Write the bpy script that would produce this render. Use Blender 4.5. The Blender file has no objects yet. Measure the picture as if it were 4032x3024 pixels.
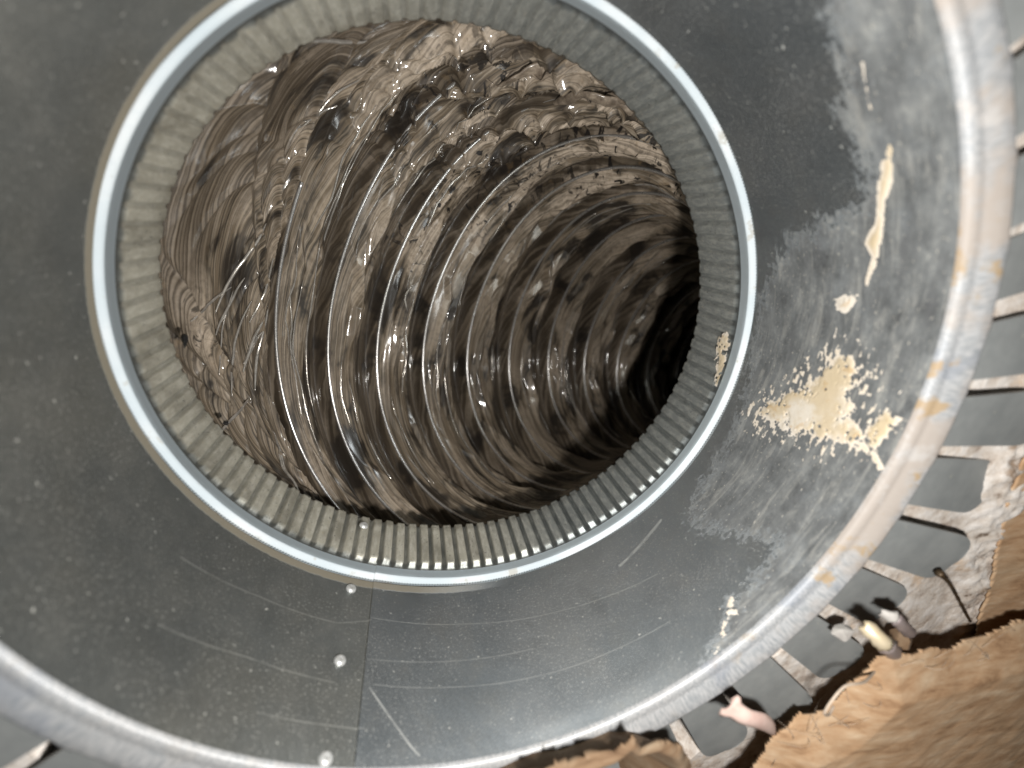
import bpy, bmesh, math, random
import numpy as np
from mathutils import Matrix, Vector
random.seed(7)
S = 0.1                      # collar radius in metres; all lengths below are in collar radii
PI = math.pi
SEAM = math.radians(-115.3)   # where the collar's sheet laps over itself
scene = bpy.context.scene
col = scene.collection

# ------------------------------------------------------------------ camera
CAM_A, CAM_B = -0.3763, -0.2211
CAM = np.array([-0.1961, 0.4110, 1.3649])
def rot_ab(a, b):
    ca, sa, cb, sb = math.cos(a), math.sin(a), math.cos(b), math.sin(b)
    return Matrix(((cb, 0, sb), (0, 1, 0), (-sb, 0, cb))) @ Matrix(((1, 0, 0), (0, ca, -sa), (0, sa, ca)))
cam_d = bpy.data.cameras.new('camera'); cam_o = bpy.data.objects.new('camera', cam_d); col.objects.link(cam_o)
CM = rot_ab(CAM_A, CAM_B)
cam_o.matrix_world = Matrix.Translation(Vector(CAM * S)) @ CM.to_4x4()
cam_d.sensor_width = 36; cam_d.lens = 18 * 0.8705
cam_d.clip_start = 0.002; cam_d.clip_end = 50
cam_d.dof.use_dof = True; cam_d.dof.focus_distance = 1.95 * S; cam_d.dof.aperture_fstop = 6.5
scene.camera = cam_o

# ------------------------------------------------------------------ world, torch, exposure
world = bpy.data.worlds.new('World'); scene.world = world; world.use_nodes = True
bg = world.node_tree.nodes['Background']; bg.inputs[0].default_value = (0.80, 0.90, 1.0, 1); bg.inputs[1].default_value = 0.018
def lamp(name, local, power, radius, color):
    l = bpy.data.lights.new(name, 'POINT'); l.energy = power; l.shadow_soft_size = radius; l.color = color
    o = bpy.data.objects.new(name, l); col.objects.link(o)
    p = Vector(CAM) + CM @ Vector(local); o.location = p * S; return o
lamp('phone_torch', (0.28, -0.36, -0.10), 1.7, 0.005, (1.0, 0.97, 0.93))
scene.view_settings.view_transform = 'Standard'; scene.view_settings.look = 'None'
scene.view_settings.exposure = 0.0; scene.view_settings.gamma = 1.0
scene.cycles.max_bounces = 6; scene.cycles.use_denoising = True

OXIDE=[(53.9, 0.4545), (46.11, 0.4273), (40.12, 0.4172), (36.78, 0.3804), (32.08, 0.4007), (25.52, 0.4131), (22.81, 0.3527), (18.46, 0.144), (7.06, 0.0276), (1.13, 0.0131), (-15.21, 0.0738), (-24.97, 0.0898), (-38.86, 0.127), (-42.22, 0.2259), (-36.84, 0.3534), (-32.9, 0.4949), (-39.23, 0.5007), (-45.55, 0.5139), (-50.95, 0.5604), (-53.5, 0.6072), (-60.01, 0.6389), (-50.49, 0.6695), (-29.44, 0.6685), (-10.28, 0.6482), (5.29, 0.663), (21.54, 0.6541), (34.44, 0.6459), (47.47, 0.6685)]
SMEARS={'splash': [(-13.03, 0.1809), (-9.14, 0.2401), (-6.29, 0.2844), (-2.84, 0.3226), (-1.51, 0.3474), (1.01, 0.3949), (-0.64, 0.4323), (-2.48, 0.457), (-4.44, 0.4412), (-6.23, 0.4676), (-8.75, 0.4501), (-9.63, 0.493), (-10.3, 0.5258), (-12.0, 0.4839), (-12.78, 0.4298), (-14.71, 0.3813), (-15.09, 0.3219), (-14.66, 0.2695), (-15.76, 0.1747), (-16.08, 0.1436)], 'trail': [(-11.5, 0.4723), (-11.08, 0.5322), (-11.82, 0.5749), (-13.27, 0.6073), (-13.92, 0.598), (-12.89, 0.5672), (-12.47, 0.5303)], 'fleck_a': [(-9.31, 0.518), (-6.09, 0.5336), (-4.62, 0.5547), (-5.52, 0.6042), (-7.17, 0.5962), (-9.32, 0.5884), (-10.17, 0.5512)], 'drip': [(33.45, 0.4664), (33.0, 0.4854), (31.45, 0.4941), (28.53, 0.4795), (24.85, 0.4525), (22.92, 0.4487), (17.6, 0.44), (14.76, 0.4249), (12.16, 0.4104), (12.8, 0.4026), (14.61, 0.4061), (16.78, 0.4162), (18.08, 0.4003), (18.74, 0.3924), (20.16, 0.4049), (21.56, 0.4212), (24.86, 0.4298), (27.43, 0.4339), (30.5, 0.4521)], 'blob': [(9.33, 0.3182), (10.46, 0.338), (11.05, 0.3724), (10.85, 0.3894), (8.9, 0.3807), (7.51, 0.3607), (7.75, 0.3303)], 'streak': [(43.48, 0.4532), (42.85, 0.4714), (41.21, 0.4644), (37.17, 0.4554), (36.55, 0.4462), (38.53, 0.4431), (41.49, 0.4474)], 'low': [(-45.96, 0.49), (-44.62, 0.5003), (-48.35, 0.5444), (-50.66, 0.5797), (-53.72, 0.6121), (-53.88, 0.603), (-50.34, 0.5518)], 'wisp': [(35.73, 0.5044), (36.25, 0.5562), (36.27, 0.5854), (35.89, 0.5819), (35.67, 0.55), (35.07, 0.5069)]}
CRIMP_SMEAR=[(-3.48, -0.1256), (-2.39, -0.0764), (-4.51, -0.0556), (-6.3, -0.0652), (-9.88, -0.0236), (-12.91, -0.0096), (-13.72, 0.051), (-15.41, 0.0932), (-16.0, 0.0485), (-15.8, -0.0356), (-14.21, -0.0669), (-10.99, -0.0777), (-8.26, -0.1124)]
BEAD_SMEAR=[(10.97, -0.043), (11.46, 0.021), (8.44, 0.0248), (8.11, -0.0396)]
SCRATCH=[[(-114.11, 0.4024), (-105.71, 0.5886)], [(-59.89, 0.1551), (-46.75, 0.0928)], [(-160.47, 0.4878), (-160.99, 0.3448)], [(-161.07, 0.1208), (-162.42, 0.4926)]]
HAIRLINES=[((-150.89, 0.2179), (-136.26, 0.1974)), ((-136.26, 0.1974), (-121.42, 0.201)), ((-121.42, 0.201), (-115.04, 0.1702)), ((-115.07, 0.1609), (-96.37, 0.178)), ((-96.37, 0.178), (-76.94, 0.2167)), ((-76.94, 0.2167), (-54.24, 0.2722)), ((-148.21, 0.4075), (-134.36, 0.3848)), ((-134.36, 0.3848), (-119.85, 0.396)), ((-113.36, 0.3916), (-97.93, 0.4051)), ((-97.93, 0.4051), (-80.84, 0.4253)), ((-80.84, 0.4253), (-57.25, 0.4433)), ((-114.48, 0.3112), (-97.33, 0.3169)), ((-97.33, 0.3169), (-83.75, 0.3256)), ((-130.56, 0.5126), (-119.41, 0.5129)), ((-119.41, 0.5129), (-114.39, 0.5157))]
DUCT=[0.1242, 0.3153, 0.4686, -0.7961, 0.7116, -0.1733, -0.0349, -0.0585, -0.1526, 0.3197, 1.0516, -0.0363, -0.0957, 0.0285, 0.2409, 0.0106, -0.1239]

# ------------------------------------------------------------------ helpers
def tag(o, label=None, cat=None, group=None, kind=None):
    for k, v in (('label', label), ('category', cat), ('group', group), ('kind', kind)):
        if v: o[k] = v
    return o
def empty(name, loc=(0, 0, 0)):
    o = bpy.data.objects.new(name, None); col.objects.link(o); o.location = Vector(loc) * S; o.empty_display_size = 0.01; return o
def link(name, me, mat, parent=None):
    o = bpy.data.objects.new(name, me); col.objects.link(o)
    if mat: me.materials.append(mat)
    if parent:
        o.parent = parent; o.matrix_parent_inverse = Matrix.Translation(-parent.location)
    return o
def raw_mesh(name, V, F, smooth=True, attrs=None):
    me = bpy.data.meshes.new(name)
    V = np.ascontiguousarray(V, np.float32); F = np.ascontiguousarray(F, np.int32); k = F.shape[1]
    me.vertices.add(len(V)); me.vertices.foreach_set('co', (V * S).ravel())
    me.loops.add(F.size); me.loops.foreach_set('vertex_index', F.ravel())
    me.polygons.add(len(F)); me.polygons.foreach_set('loop_start', np.arange(0, F.size, k, dtype=np.int32))
    me.polygons.foreach_set('use_smooth', np.full(len(F), smooth))
    for an, a in (attrs or {}).items():
        a = np.asarray(a, np.float32)
        if a.ndim == 1: me.attributes.new(an, 'FLOAT', 'POINT').data.foreach_set('value', a)
        else: me.attributes.new(an, 'FLOAT_VECTOR', 'POINT').data.foreach_set('vector', a.ravel())
    me.update(calc_edges=True); me.validate()
    return me
def grid_faces(n, m, wrap=True, flip=False):
    I = np.arange(n * m).reshape(n, m)
    J = np.roll(I, -1, 1) if wrap else None
    if wrap: a, b, c, d = I[:-1], J[:-1], J[1:], I[1:]
    else: a, b, c, d = I[:-1, :-1], I[:-1, 1:], I[1:, 1:], I[1:, :-1]
    F = np.stack([a, b, c, d], -1).reshape(-1, 4)
    return F[:, ::-1] if flip else F
def grid_mesh(name, P, wrap=True, attrs=None, flip=False):
    n, m = P.shape[:2]
    return raw_mesh(name, P.reshape(-1, 3), grid_faces(n, m, wrap, flip), True,
                    {k: (a.reshape(-1) if a.ndim == 2 else a.reshape(-1, 3)) for k, a in (attrs or {}).items()})
def smooth(x, a=0., b=1.):
    t = np.clip((x - a) / (b - a), 0, 1); return t * t * (3 - 2 * t)
def vnoise(u, v, nu, nv, seed, lin=False):
    """value noise; u, v in cells (nu cells round when periodic)"""
    r = np.random.default_rng(seed); G = r.random((nu, nv)).astype(np.float32)
    ui = np.floor(u).astype(int); vi = np.floor(v).astype(int); fu = u - ui; fv = v - vi
    if not lin: fu = fu * fu * (3 - 2 * fu); fv = fv * fv * (3 - 2 * fv)
    A = lambda i, j: G[i % nu, j % nv]
    return (A(ui, vi) * (1 - fu) + A(ui + 1, vi) * fu) * (1 - fv) + (A(ui, vi + 1) * (1 - fu) + A(ui + 1, vi + 1) * fu) * fv
def fbm(u, v, seed, oct=4, nu=997, nv=991):
    s = 0; a = .5; t = 0
    for k in range(oct):
        s = s + a * vnoise(u * 2 ** k, v * 2 ** k, nu, nv, seed + k); t += a; a *= .5
    return s / t
def ridge(n, p=1.0): return (1 - np.abs(2 * n - 1)) ** p
def poly_sdf(x, y, poly):
    """signed distance, positive inside"""
    P = np.array(poly, float); Q = np.roll(P, -1, 0)
    d = np.full(x.shape, 1e9); ins = np.zeros(x.shape, bool)
    for (ax, ay), (bx, by) in zip(P, Q):
        ex, ey = bx - ax, by - ay; t = np.clip(((x - ax) * ex + (y - ay) * ey) / (ex * ex + ey * ey + 1e-12), 0, 1)
        d = np.minimum(d, np.hypot(x - ax - t * ex, y - ay - t * ey))
        if by != ay:
            c = ((ay > y) != (by > y)) & (x < (bx - ax) * (y - ay) / (by - ay) + ax); ins ^= c
    return np.where(ins, d, -d)
def tube_mesh(name, pts, rad, n=8, closed=True):
    pts = np.array(pts, float); m = len(pts); rad = np.broadcast_to(np.asarray(rad, float), (m,))
    T = np.gradient(pts, axis=0); T /= np.linalg.norm(T, axis=1)[:, None]
    up = np.array([.3, .2, .93]); U = np.cross(T, up); U /= np.linalg.norm(U, axis=1)[:, None] + 1e-9; W = np.cross(T, U)
    a = np.arange(n) * 2 * PI / n
    P = pts[:, None] + rad[:, None, None] * (np.cos(a)[None, :, None] * U[:, None] + np.sin(a)[None, :, None] * W[:, None])
    if closed:
        P = np.concatenate([np.broadcast_to(pts[:1, None], (1, n, 3)), P, np.broadcast_to(pts[-1:, None], (1, n, 3))])
    return grid_mesh(name, P)
def spline(ctrl, n):
    c = np.array(ctrl, float); k = len(c); t = np.linspace(0, k - 1, n); i = np.clip(t.astype(int), 0, k - 2); f = (t - i)[:, None]
    p0 = c[np.clip(i - 1, 0, k - 1)]; p1 = c[i]; p2 = c[i + 1]; p3 = c[np.clip(i + 2, 0, k - 1)]
    return .5 * (2 * p1 + (p2 - p0) * f + (2 * p0 - 5 * p1 + 4 * p2 - p3) * f ** 2 + (3 * p1 - p0 - 3 * p2 + p3) * f ** 3)

# ------------------------------------------------------------------ node helper
class NT:
    def __init__(s, name):
        s.m = bpy.data.materials.new(name); s.m.use_nodes = True; s.t = s.m.node_tree
        s.bsdf = s.t.nodes['Principled BSDF']; s._obj = None
    def set(s, sock, v):
        if v is None: return
        if isinstance(v, bpy.types.NodeSocket): s.t.links.new(v, sock)
        elif isinstance(v, (tuple, list)) and len(v) == 3 and sock.type == 'RGBA': sock.default_value = (*v, 1)
        else: sock.default_value = v
    def n(s, typ, **kw):
        nd = s.t.nodes.new(typ)
        for k, v in kw.items(): setattr(nd, k, v)
        return nd
    def obj(s):
        if not s._obj: s._obj = s.n('ShaderNodeTexCoord').outputs['Object']
        return s._obj
    def attr(s, name, vec=False):
        a = s.n('ShaderNodeAttribute', attribute_name=name); return a.outputs['Vector' if vec else 'Fac']
    def math(s, op, a, b=None, c=None, clamp=False):
        nd = s.n('ShaderNodeMath', operation=op, use_clamp=clamp)
        for i, v in enumerate((a, b, c)):
            if v is not None: s.set(nd.inputs[i], v)
        return nd.outputs[0]
    def scale(s, vec, sc):
        nd = s.n('ShaderNodeMapping'); s.set(nd.inputs['Vector'], vec); nd.inputs['Scale'].default_value = sc; return nd.outputs[0]
    def noise(s, scale, detail=3, rough=.55, vec=None, dist=0.0):
        nd = s.n('ShaderNodeTexNoise'); s.set(nd.inputs['Vector'], vec or s.obj())
        nd.inputs['Scale'].default_value = scale; nd.inputs['Detail'].default_value = detail; nd.inputs['Roughness'].default_value = rough
        nd.inputs['Distortion'].default_value = dist; return nd.outputs['Fac']
    def voro(s, scale, vec=None, feature='F1'):
        nd = s.n('ShaderNodeTexVoronoi', feature=feature); s.set(nd.inputs['Vector'], vec or s.obj()); nd.inputs['Scale'].default_value = scale
        return nd.outputs['Distance']
    def step(s, v, a, b, lo=0.0, hi=1.0):
        nd = s.n('ShaderNodeMapRange', interpolation_type='SMOOTHSTEP'); s.set(nd.inputs[0], v)
        for i, x in zip((1, 2, 3, 4), (a, b, lo, hi)): nd.inputs[i].default_value = x
        return nd.outputs[0]
    def mix(s, f, a, b):
        nd = s.n('ShaderNodeMix', data_type='RGBA'); s.set(nd.inputs[0], f); s.set(nd.inputs[6], a); s.set(nd.inputs[7], b); return nd.outputs[2]
    def mixf(s, f, a, b):
        nd = s.n('ShaderNodeMix', data_type='FLOAT'); s.set(nd.inputs[0], f); s.set(nd.inputs[2], a); s.set(nd.inputs[3], b); return nd.outputs[0]
    def ramp(s, v, stops):
        nd = s.n('ShaderNodeValToRGB'); s.set(nd.inputs[0], v); el = nd.color_ramp.elements
        while len(el) < len(stops): el.new(.5)
        for e, (p, c) in zip(el, stops): e.position = p; e.color = (*c, 1)
        return nd.outputs[0]
    def bump(s, h, strength=.3, dist=.0002, normal=None):
        nd = s.n('ShaderNodeBump'); s.set(nd.inputs['Height'], h); nd.inputs['Strength'].default_value = strength; nd.inputs['Distance'].default_value = dist
        if normal: s.set(nd.inputs['Normal'], normal)
        return nd.outputs[0]
    def out(s, **kw):
        for k, v in kw.items(): s.set(s.bsdf.inputs[k.replace('_', ' ')], v)
        return s.m

# ------------------------------------------------------------------ materials
def mat_wall():
    m = NT('dull_galvanized_wall'); tz = m.attr('tz', True)
    cloud = m.noise(28, 4, .6); fine = m.noise(260, 3, .6); mid = m.noise(85, 4, .65)
    sep = m.n('ShaderNodeSeparateXYZ'); m.set(sep.inputs[0], tz); th, z = sep.outputs[0], sep.outputs[1]
    old = m.step(th, SEAM + .0004, SEAM - .0004)                 # the sheet left of the lap is duller and dustier
    c = m.mix(old, m.mix(m.step(cloud, .35, .7), (.31, .345, .37), (.36, .385, .40)), m.mix(m.step(cloud, .35, .7), (.235, .25, .245), (.235, .24, .222)))
    c = m.mix(m.step(mid, .45, .75, 0, .35), c, (.30, .30, .28))
    met = m.mixf(m.math('MULTIPLY', m.step(cloud, .3, .75), m.mixf(old, .4, 1.)), .97, .90); rough = m.mixf(old, m.mixf(mid, .29, .35), m.mixf(mid, .33, .41)); tg = m.n('ShaderNodeTangent', direction_type='RADIAL', axis='Z').outputs[0]
    # pale flecks, elongated round the wall
    fl = m.noise(1.0, 2, .5, m.scale(tz, (60, 85, 1))); flk = m.step(fl, .69, .75)
    fl2 = m.noise(1.0, 3, .6, m.scale(tz, (120, 190, 1))); flk2 = m.math('MULTIPLY', m.step(fl2, .57, .70), m.step(cloud, .30, .55))
    sp = m.math('MAXIMUM', m.math('MULTIPLY', flk, .7), m.math('MULTIPLY', flk2, .5))
    fl3 = m.step(m.noise(1., 2, .5, m.scale(tz, (260, 330, 1))), .66, .74); sp = m.math('MAXIMUM', sp, m.math('MULTIPLY', fl3, .38))
    sm = m.step(m.noise(1., 3, .5, m.scale(tz, (5, 2.2, 1)), dist=.6), .60, .72); c = m.mix(m.math('MULTIPLY', sm, .18), c, (.16, .165, .16))
    # hairline scratches running round the wall
    for (t0, z0), (t1, z1), w, k in SCR:
        ex, ey = t1 - t0, z1 - z0; L2 = ex * ex + ey * ey
        px = m.math('SUBTRACT', th, t0); py = m.math('SUBTRACT', z, z0)
        t = m.math('DIVIDE', m.math('ADD', m.math('MULTIPLY', px, ex), m.math('MULTIPLY', py, ey)), L2, clamp=True)
        dx = m.math('SUBTRACT', px, m.math('MULTIPLY', t, ex)); dy = m.math('SUBTRACT', py, m.math('MULTIPLY', t, ey))
        d = m.math('SQRT', m.math('ADD', m.math('MULTIPLY', dx, dx), m.math('MULTIPLY', dy, dy)))
        s_ = m.math('MULTIPLY', m.step(d, w, w * .3), m.step(fine, .35, .55, k * .5, k))
        sp = m.math('MAXIMUM', sp, s_)
    c = m.mix(sp, c, (.62, .62, .57)); met = m.math('MULTIPLY', met, m.math('SUBTRACT', 1, sp))
    # oxide bloom with a ragged border
    w1 = m.noise(1.0, 5, .65, m.scale(tz, (14, 20, 1))); w2 = m.noise(1., 4, .6, m.scale(tz, (50, 80, 1)))
    ox = m.math('ADD', m.attr('oxide'), m.math('ADD', m.math('MULTIPLY', m.math('SUBTRACT', w1, .5), .20), m.math('MULTIPLY', m.math('SUBTRACT', w2, .5), .16)))
    oxm = m.math('MULTIPLY', m.step(ox, -.022, .026), m.step(mid, .2, .5, .6, 1.))
    mot = m.noise(1., 6, .72, m.scale(tz, (9, 13, 1))); mot2 = m.noise(1., 3, .6, m.scale(tz, (70, 120, 1)))
    oc = m.ramp(mot, [(.30, (.045, .048, .05)), (.44, (.10, .107, .109)), (.58, (.15, .159, .16)), (.72, (.26, .268, .255))])
    swp = m.noise(1., 5, .65, m.scale(tz, (5, 30, 1)), dist=.8); oc = m.mix(m.step(swp, .50, .66, 0, .55), oc, (.30, .30, .28)); oc = m.mix(m.step(swp, .46, .34, 0, .6), oc, (.09, .094, .098))
    oc = m.mix(m.step(mot2, .62, .72, 0, .8), oc, (.46, .44, .385)); oc = m.mix(m.step(mot2, .40, .30, 0, .7), oc, (.06, .063, .066))
    c = m.mix(oxm, c, oc); met = m.mixf(oxm, met, .15); rough = m.mixf(oxm, rough, .62)
    # brown dust lying just above the bead
    dz = m.math('ADD', z, m.math('MULTIPLY', m.math('SUBTRACT', w2, .5), .012)); dust = m.math('MULTIPLY', m.step(dz, .038, .030), m.step(th, -1.45, -1.9))
    c = m.mix(m.math('MULTIPLY', dust, .8), c, (.20, .17, .115)); met = m.math('MULTIPLY', met, m.math('SUBTRACT', 1, m.math('MULTIPLY', dust, .8))); rough = m.mixf(dust, rough, .8)
    nb = m.bump(m.math('ADD', m.math('ADD', m.noise(700, 2), m.math('MULTIPLY', mid, 1.5)), m.math('MULTIPLY', oxm, .6)), .25, .00012)
    return m.out(Base_Color=c, Metallic=met, Roughness=rough, Normal=nb, Anisotropic=.8, Anisotropic_Rotation=.25, Tangent=tg)   # rolled sheet: grain runs round the tube
def mat_crimp():
    m = NT('dusty_crimped_metal'); tz = m.attr('tz', True)
    a = m.noise(1., 4, .6, m.scale(tz, (9, 5, 1))); b = m.noise(1., 3, .6, m.scale(tz, (70, 24, 1))); g = m.noise(900, 3, .65)
    warm = m.attr('dusty')
    c = m.mix(warm, (.29, .31, .305), (.41, .395, .33))
    c = m.mix(m.step(b, .42, .66, 0, .75), c, m.mix(warm, (.44, .455, .43), (.52, .505, .44)))
    c = m.mix(m.step(g, .60, .68), c, m.mix(warm, (.44, .43, .39), (.42, .385, .30))); c = m.mix(m.step(g, .40, .30, 0, .7), c, (.13, .13, .115))
    met = m.mixf(m.math('MULTIPLY', warm, m.step(a, .3, .6)), .55, .12); br = m.attr('bare'); c = m.mix(m.math('MULTIPLY', br, .8), c, (.12, .135, .14)); met = m.mixf(br, met, .75)
    return m.out(Base_Color=c, Metallic=met, Roughness=m.mixf(b, .32, .55), Normal=m.bump(m.math('ADD', g, b), .35, .0002))
def mat_bead():
    m = NT('bright_rolled_bead'); tz = m.attr('tz', True); g = m.noise(1., 3, .5, m.scale(tz, (60, 30, 1))); a = m.noise(30, 3)
    c = m.mix(m.step(a, .4, .65), (.50, .57, .61), (.62, .66, .68)); c = m.mix(m.step(g, .55, .75, 0, .5), c, (.52, .58, .62))
    sh = m.attr('shoulder'); d = m.noise(120, 4, .6); c = m.mix(m.math('MULTIPLY', m.step(d, .60, .68), .6), c, (.36, .34, .28)); c = m.mix(sh, c, (.62, .70, .75))
    return m.out(Base_Color=c, Metallic=m.mixf(sh, .12, .85), Roughness=m.mixf(sh, .6, .44), Normal=m.bump(m.math('ADD', g, d), .3, .00015))
def mat_rim():
    m = NT('scuffed_zinc_rim'); tz = m.attr('tz', True)
    br = m.noise(1., 4, .6, m.scale(tz, (160, 10, 1))); a = m.noise(46, 4, .62); b = m.noise(95, 4, .6); w = m.attr('stain')
    c = m.mix(m.step(br, .32, .66), (.27, .287, .30), (.42, .425, .43)); c = m.mix(m.step(a, .56, .68, 0, .5), c, (.21, .235, .28))
    st = m.math('MULTIPLY', m.step(a, .56, .40), w); c = m.mix(m.math('MULTIPLY', st, .85), c, (.31, .275, .245))
    ru = m.math('MULTIPLY', m.step(b, .57, .66), w); c = m.mix(m.math('MULTIPLY', ru, .8), c, (.30, .215, .12))
    wh = m.math('MULTIPLY', m.step(b, .44, .34), w); c = m.mix(m.math('MULTIPLY', wh, .7), c, (.38, .365, .35))
    met = m.math('MULTIPLY', m.math('SUBTRACT', 1, m.math('MAXIMUM', st, m.math('MAXIMUM', ru, wh))), .30)
    return m.out(Base_Color=c, Metallic=met, Roughness=m.math('ADD', m.mixf(br, .40, .58), m.math('MULTIPLY', w, .12)), Normal=m.bump(m.math('ADD', br, b), .4, .0002))
def mat_tab():
    m = NT('grey_tab_metal'); a = m.noise(60, 4, .6); b = m.noise(210, 3, .6)
    c = m.mix(m.step(a, .35, .7), (.265, .28, .28), (.345, .36, .355)); c = m.mix(m.step(b, .66, .72, 0, .6), c, (.42, .42, .37)); c = m.mix(m.step(a, .36, .26, 0, .8), c, (.08, .09, .09))
    return m.out(Base_Color=c, Metallic=.25, Roughness=.45, Normal=m.bump(b, .15, .0001))
def mat_mastic():
    m = NT('dried_cream_sealant'); a = m.noise(48, 4, .6); b = m.noise(300, 3, .6); e = m.attr('edge')
    c = m.ramp(a, [(.34, (.46, .385, .25)), (.5, (.58, .51, .40)), (.66, (.66, .61, .53))]); c = m.mix(m.step(a, .62, .52, 0, .75), c, (.54, .44, .29))
    c = m.mix(m.math('MULTIPLY', m.step(b, .58, .66), .38), c, (.46, .28, .10)); c = m.mix(m.step(e, .02, .0, 0, .8), c, (.74, .68, .60))
    return m.out(Base_Color=c, Roughness=.75, Normal=m.bump(m.math('ADD', a, b), .6, .0003))
def mat_rivet():
    m = NT('shiny_rivet'); return m.out(Base_Color=(.74, .75, .74), Metallic=.55, Roughness=m.mixf(m.noise(900), .25, .45))
def mat_film():
    m = NT('glossy_brown_duct_film'); uv = m.attr('uvw', True); fil = m.attr('fill')
    # glass-fibre threads seen through the film, running round the duct
    wob = m.noise(1., 3, .6, m.scale(uv, (5, 7, 5)))
    cx = m.n('ShaderNodeVectorMath', operation='ADD'); m.set(cx.inputs[0], m.scale(uv, (.8, 210, .8)))
    cmb = m.n('ShaderNodeCombineXYZ'); m.set(cmb.inputs[1], m.math('MULTIPLY', wob, 3.0)); m.set(cx.inputs[1], cmb.outputs[0])
    thr = m.noise(1., 3, .6, cx.outputs[0]); thr2 = m.noise(1., 2, .6, m.scale(uv, (2.5, 150, 2.5)))
    patch = m.noise(1., 4, .62, m.scale(uv, (2.2, 10, 2.2)), dist=.4); gr = m.noise(360, 4, .7)
    c = m.ramp(thr, [(.34, (.032, .026, .019)), (.45, (.098, .079, .058)), (.54, (.175, .143, .107)), (.64, (.33, .275, .21))])
    c = m.mix(m.step(thr2, .44, .60, 0, .5), c, (.25, .192, .13))
    pm = m.math('MULTIPLY', m.step(patch, .48, .56), fil)
    c = m.mix(m.math('MULTIPLY', pm, m.math('MULTIPLY', m.step(gr, .36, .56, .4, .9), m.step(thr, .36, .56, .5, 1.))), c, (.60, .50, .395))
    c = m.mix(m.math('MULTIPLY', m.attr('lap_or_shade'), m.step(thr, .62, .40, .55, .9)), c, (.045, .033, .022))        # darker band beside each wire; shade at the collar lip painted in too
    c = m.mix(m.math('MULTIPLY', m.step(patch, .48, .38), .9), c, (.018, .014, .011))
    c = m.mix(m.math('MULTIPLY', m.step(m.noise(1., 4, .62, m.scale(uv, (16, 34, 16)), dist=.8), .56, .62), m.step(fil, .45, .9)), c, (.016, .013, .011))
    c = m.mix(m.math('MULTIPLY', m.step(m.noise(150, 4, .6), .60, .70), m.math('MULTIPLY', fil, .18)), c, (.40, .27, .14))
    cr = m.noise(1., 3, .5, m.scale(uv, (3, 42, 3)), dist=.3); rg = m.math('ABSOLUTE', m.math('SUBTRACT', cr, .5))
    fine = m.noise(1., 3, .6, m.scale(uv, (22, 120, 22)), dist=.5)
    nb = m.bump(thr, .25, .0003); cb = m.bump(m.math('ADD', m.math('MULTIPLY', m.noise(1., 2, .5, m.scale(uv, (2, 26, 2))), 1.0), m.math('MULTIPLY', thr2, .10)), .5, .0005)
    return m.out(Base_Color=c, Roughness=.55, Normal=nb, Coat_Weight=m.mixf(m.step(fil, .5, .95), .9, .25), Coat_Roughness=.09, Coat_IOR=1.5, Coat_Normal=cb, Specular_IOR_Level=.3)
def mat_wire():
    m = NT('film_covered_wire'); g = m.noise(600, 2)
    return m.out(Base_Color=(.74, .72, .70), Metallic=.85, Roughness=m.mixf(g, .20, .40), Coat_Weight=1.0, Coat_Roughness=.12, Normal=m.bump(g, .3, .0002))
def mat_fold():
    m = NT('clear_brown_film_fold'); g = m.noise(300, 3, .6)
    return m.out(Base_Color=m.ramp(g, [(.35, (.16, .125, .095)), (.55, (.34, .275, .21)), (.7, (.55, .46, .36))]), Roughness=.4, Coat_Weight=1.0, Coat_Roughness=.1, Coat_Normal=m.bump(g, .5, .0005), Alpha=.72)
def mat_gypsum():
    m = NT('chalky_gypsum'); a = m.noise(55, 5, .65); b = m.noise(190, 4, .65); r = m.attr('rough')
    c = m.ramp(b, [(.30, (.36, .29, .24)), (.46, (.56, .50, .44)), (.62, (.68, .64, .60))])
    c = m.mix(m.math('MULTIPLY', m.step(a, .56, .66), .75), c, (.55, .40, .27)); c = m.mix(m.math('MULTIPLY', m.step(b, .40, .30), r), c, (.16, .115, .08))
    c = m.mix(m.math('MULTIPLY', m.step(m.noise(120, 4, .7), .55, .68), r), c, (.30, .22, .16))
    return m.out(Base_Color=c, Roughness=.9, Normal=m.bump(m.math('ADD', a, b), .8, .0008))
def mat_brown(name, dark):
    m = NT(name); uv = m.scale(m.obj(), (240, 60, 120)); rt = m.n('ShaderNodeMapping'); m.set(rt.inputs[0], m.obj()); rt.inputs['Rotation'].default_value = (0, 0, math.radians(32)); rt.inputs['Scale'].default_value = (70, 260, 120)
    f = m.noise(1., 5, .65, rt.outputs[0], dist=.3); a = m.noise(45, 4, .6)
    k = (lambda c: tuple(x * dark for x in c))
    c = m.ramp(f, [(.30, k((.34, .19, .095))), (.44, k((.58, .36, .20))), (.56, k((.68, .46, .28))), (.70, k((.80, .60, .40)))])
    c = m.mix(m.step(a, .52, .70, 0, .28), c, k((.42, .31, .19)))
    return m.out(Base_Color=c, Roughness=.85, Normal=m.bump(f, .6, .0006))
def mat_plain(name, c1, c2, sc=200, rough=.6, met=0.):
    m = NT(name); g = m.noise(sc, 4, .6); return m.out(Base_Color=m.mix(m.step(g, .35, .65), c1, c2), Roughness=rough, Metallic=met, Normal=m.bump(g, .3, .0003))

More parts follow.
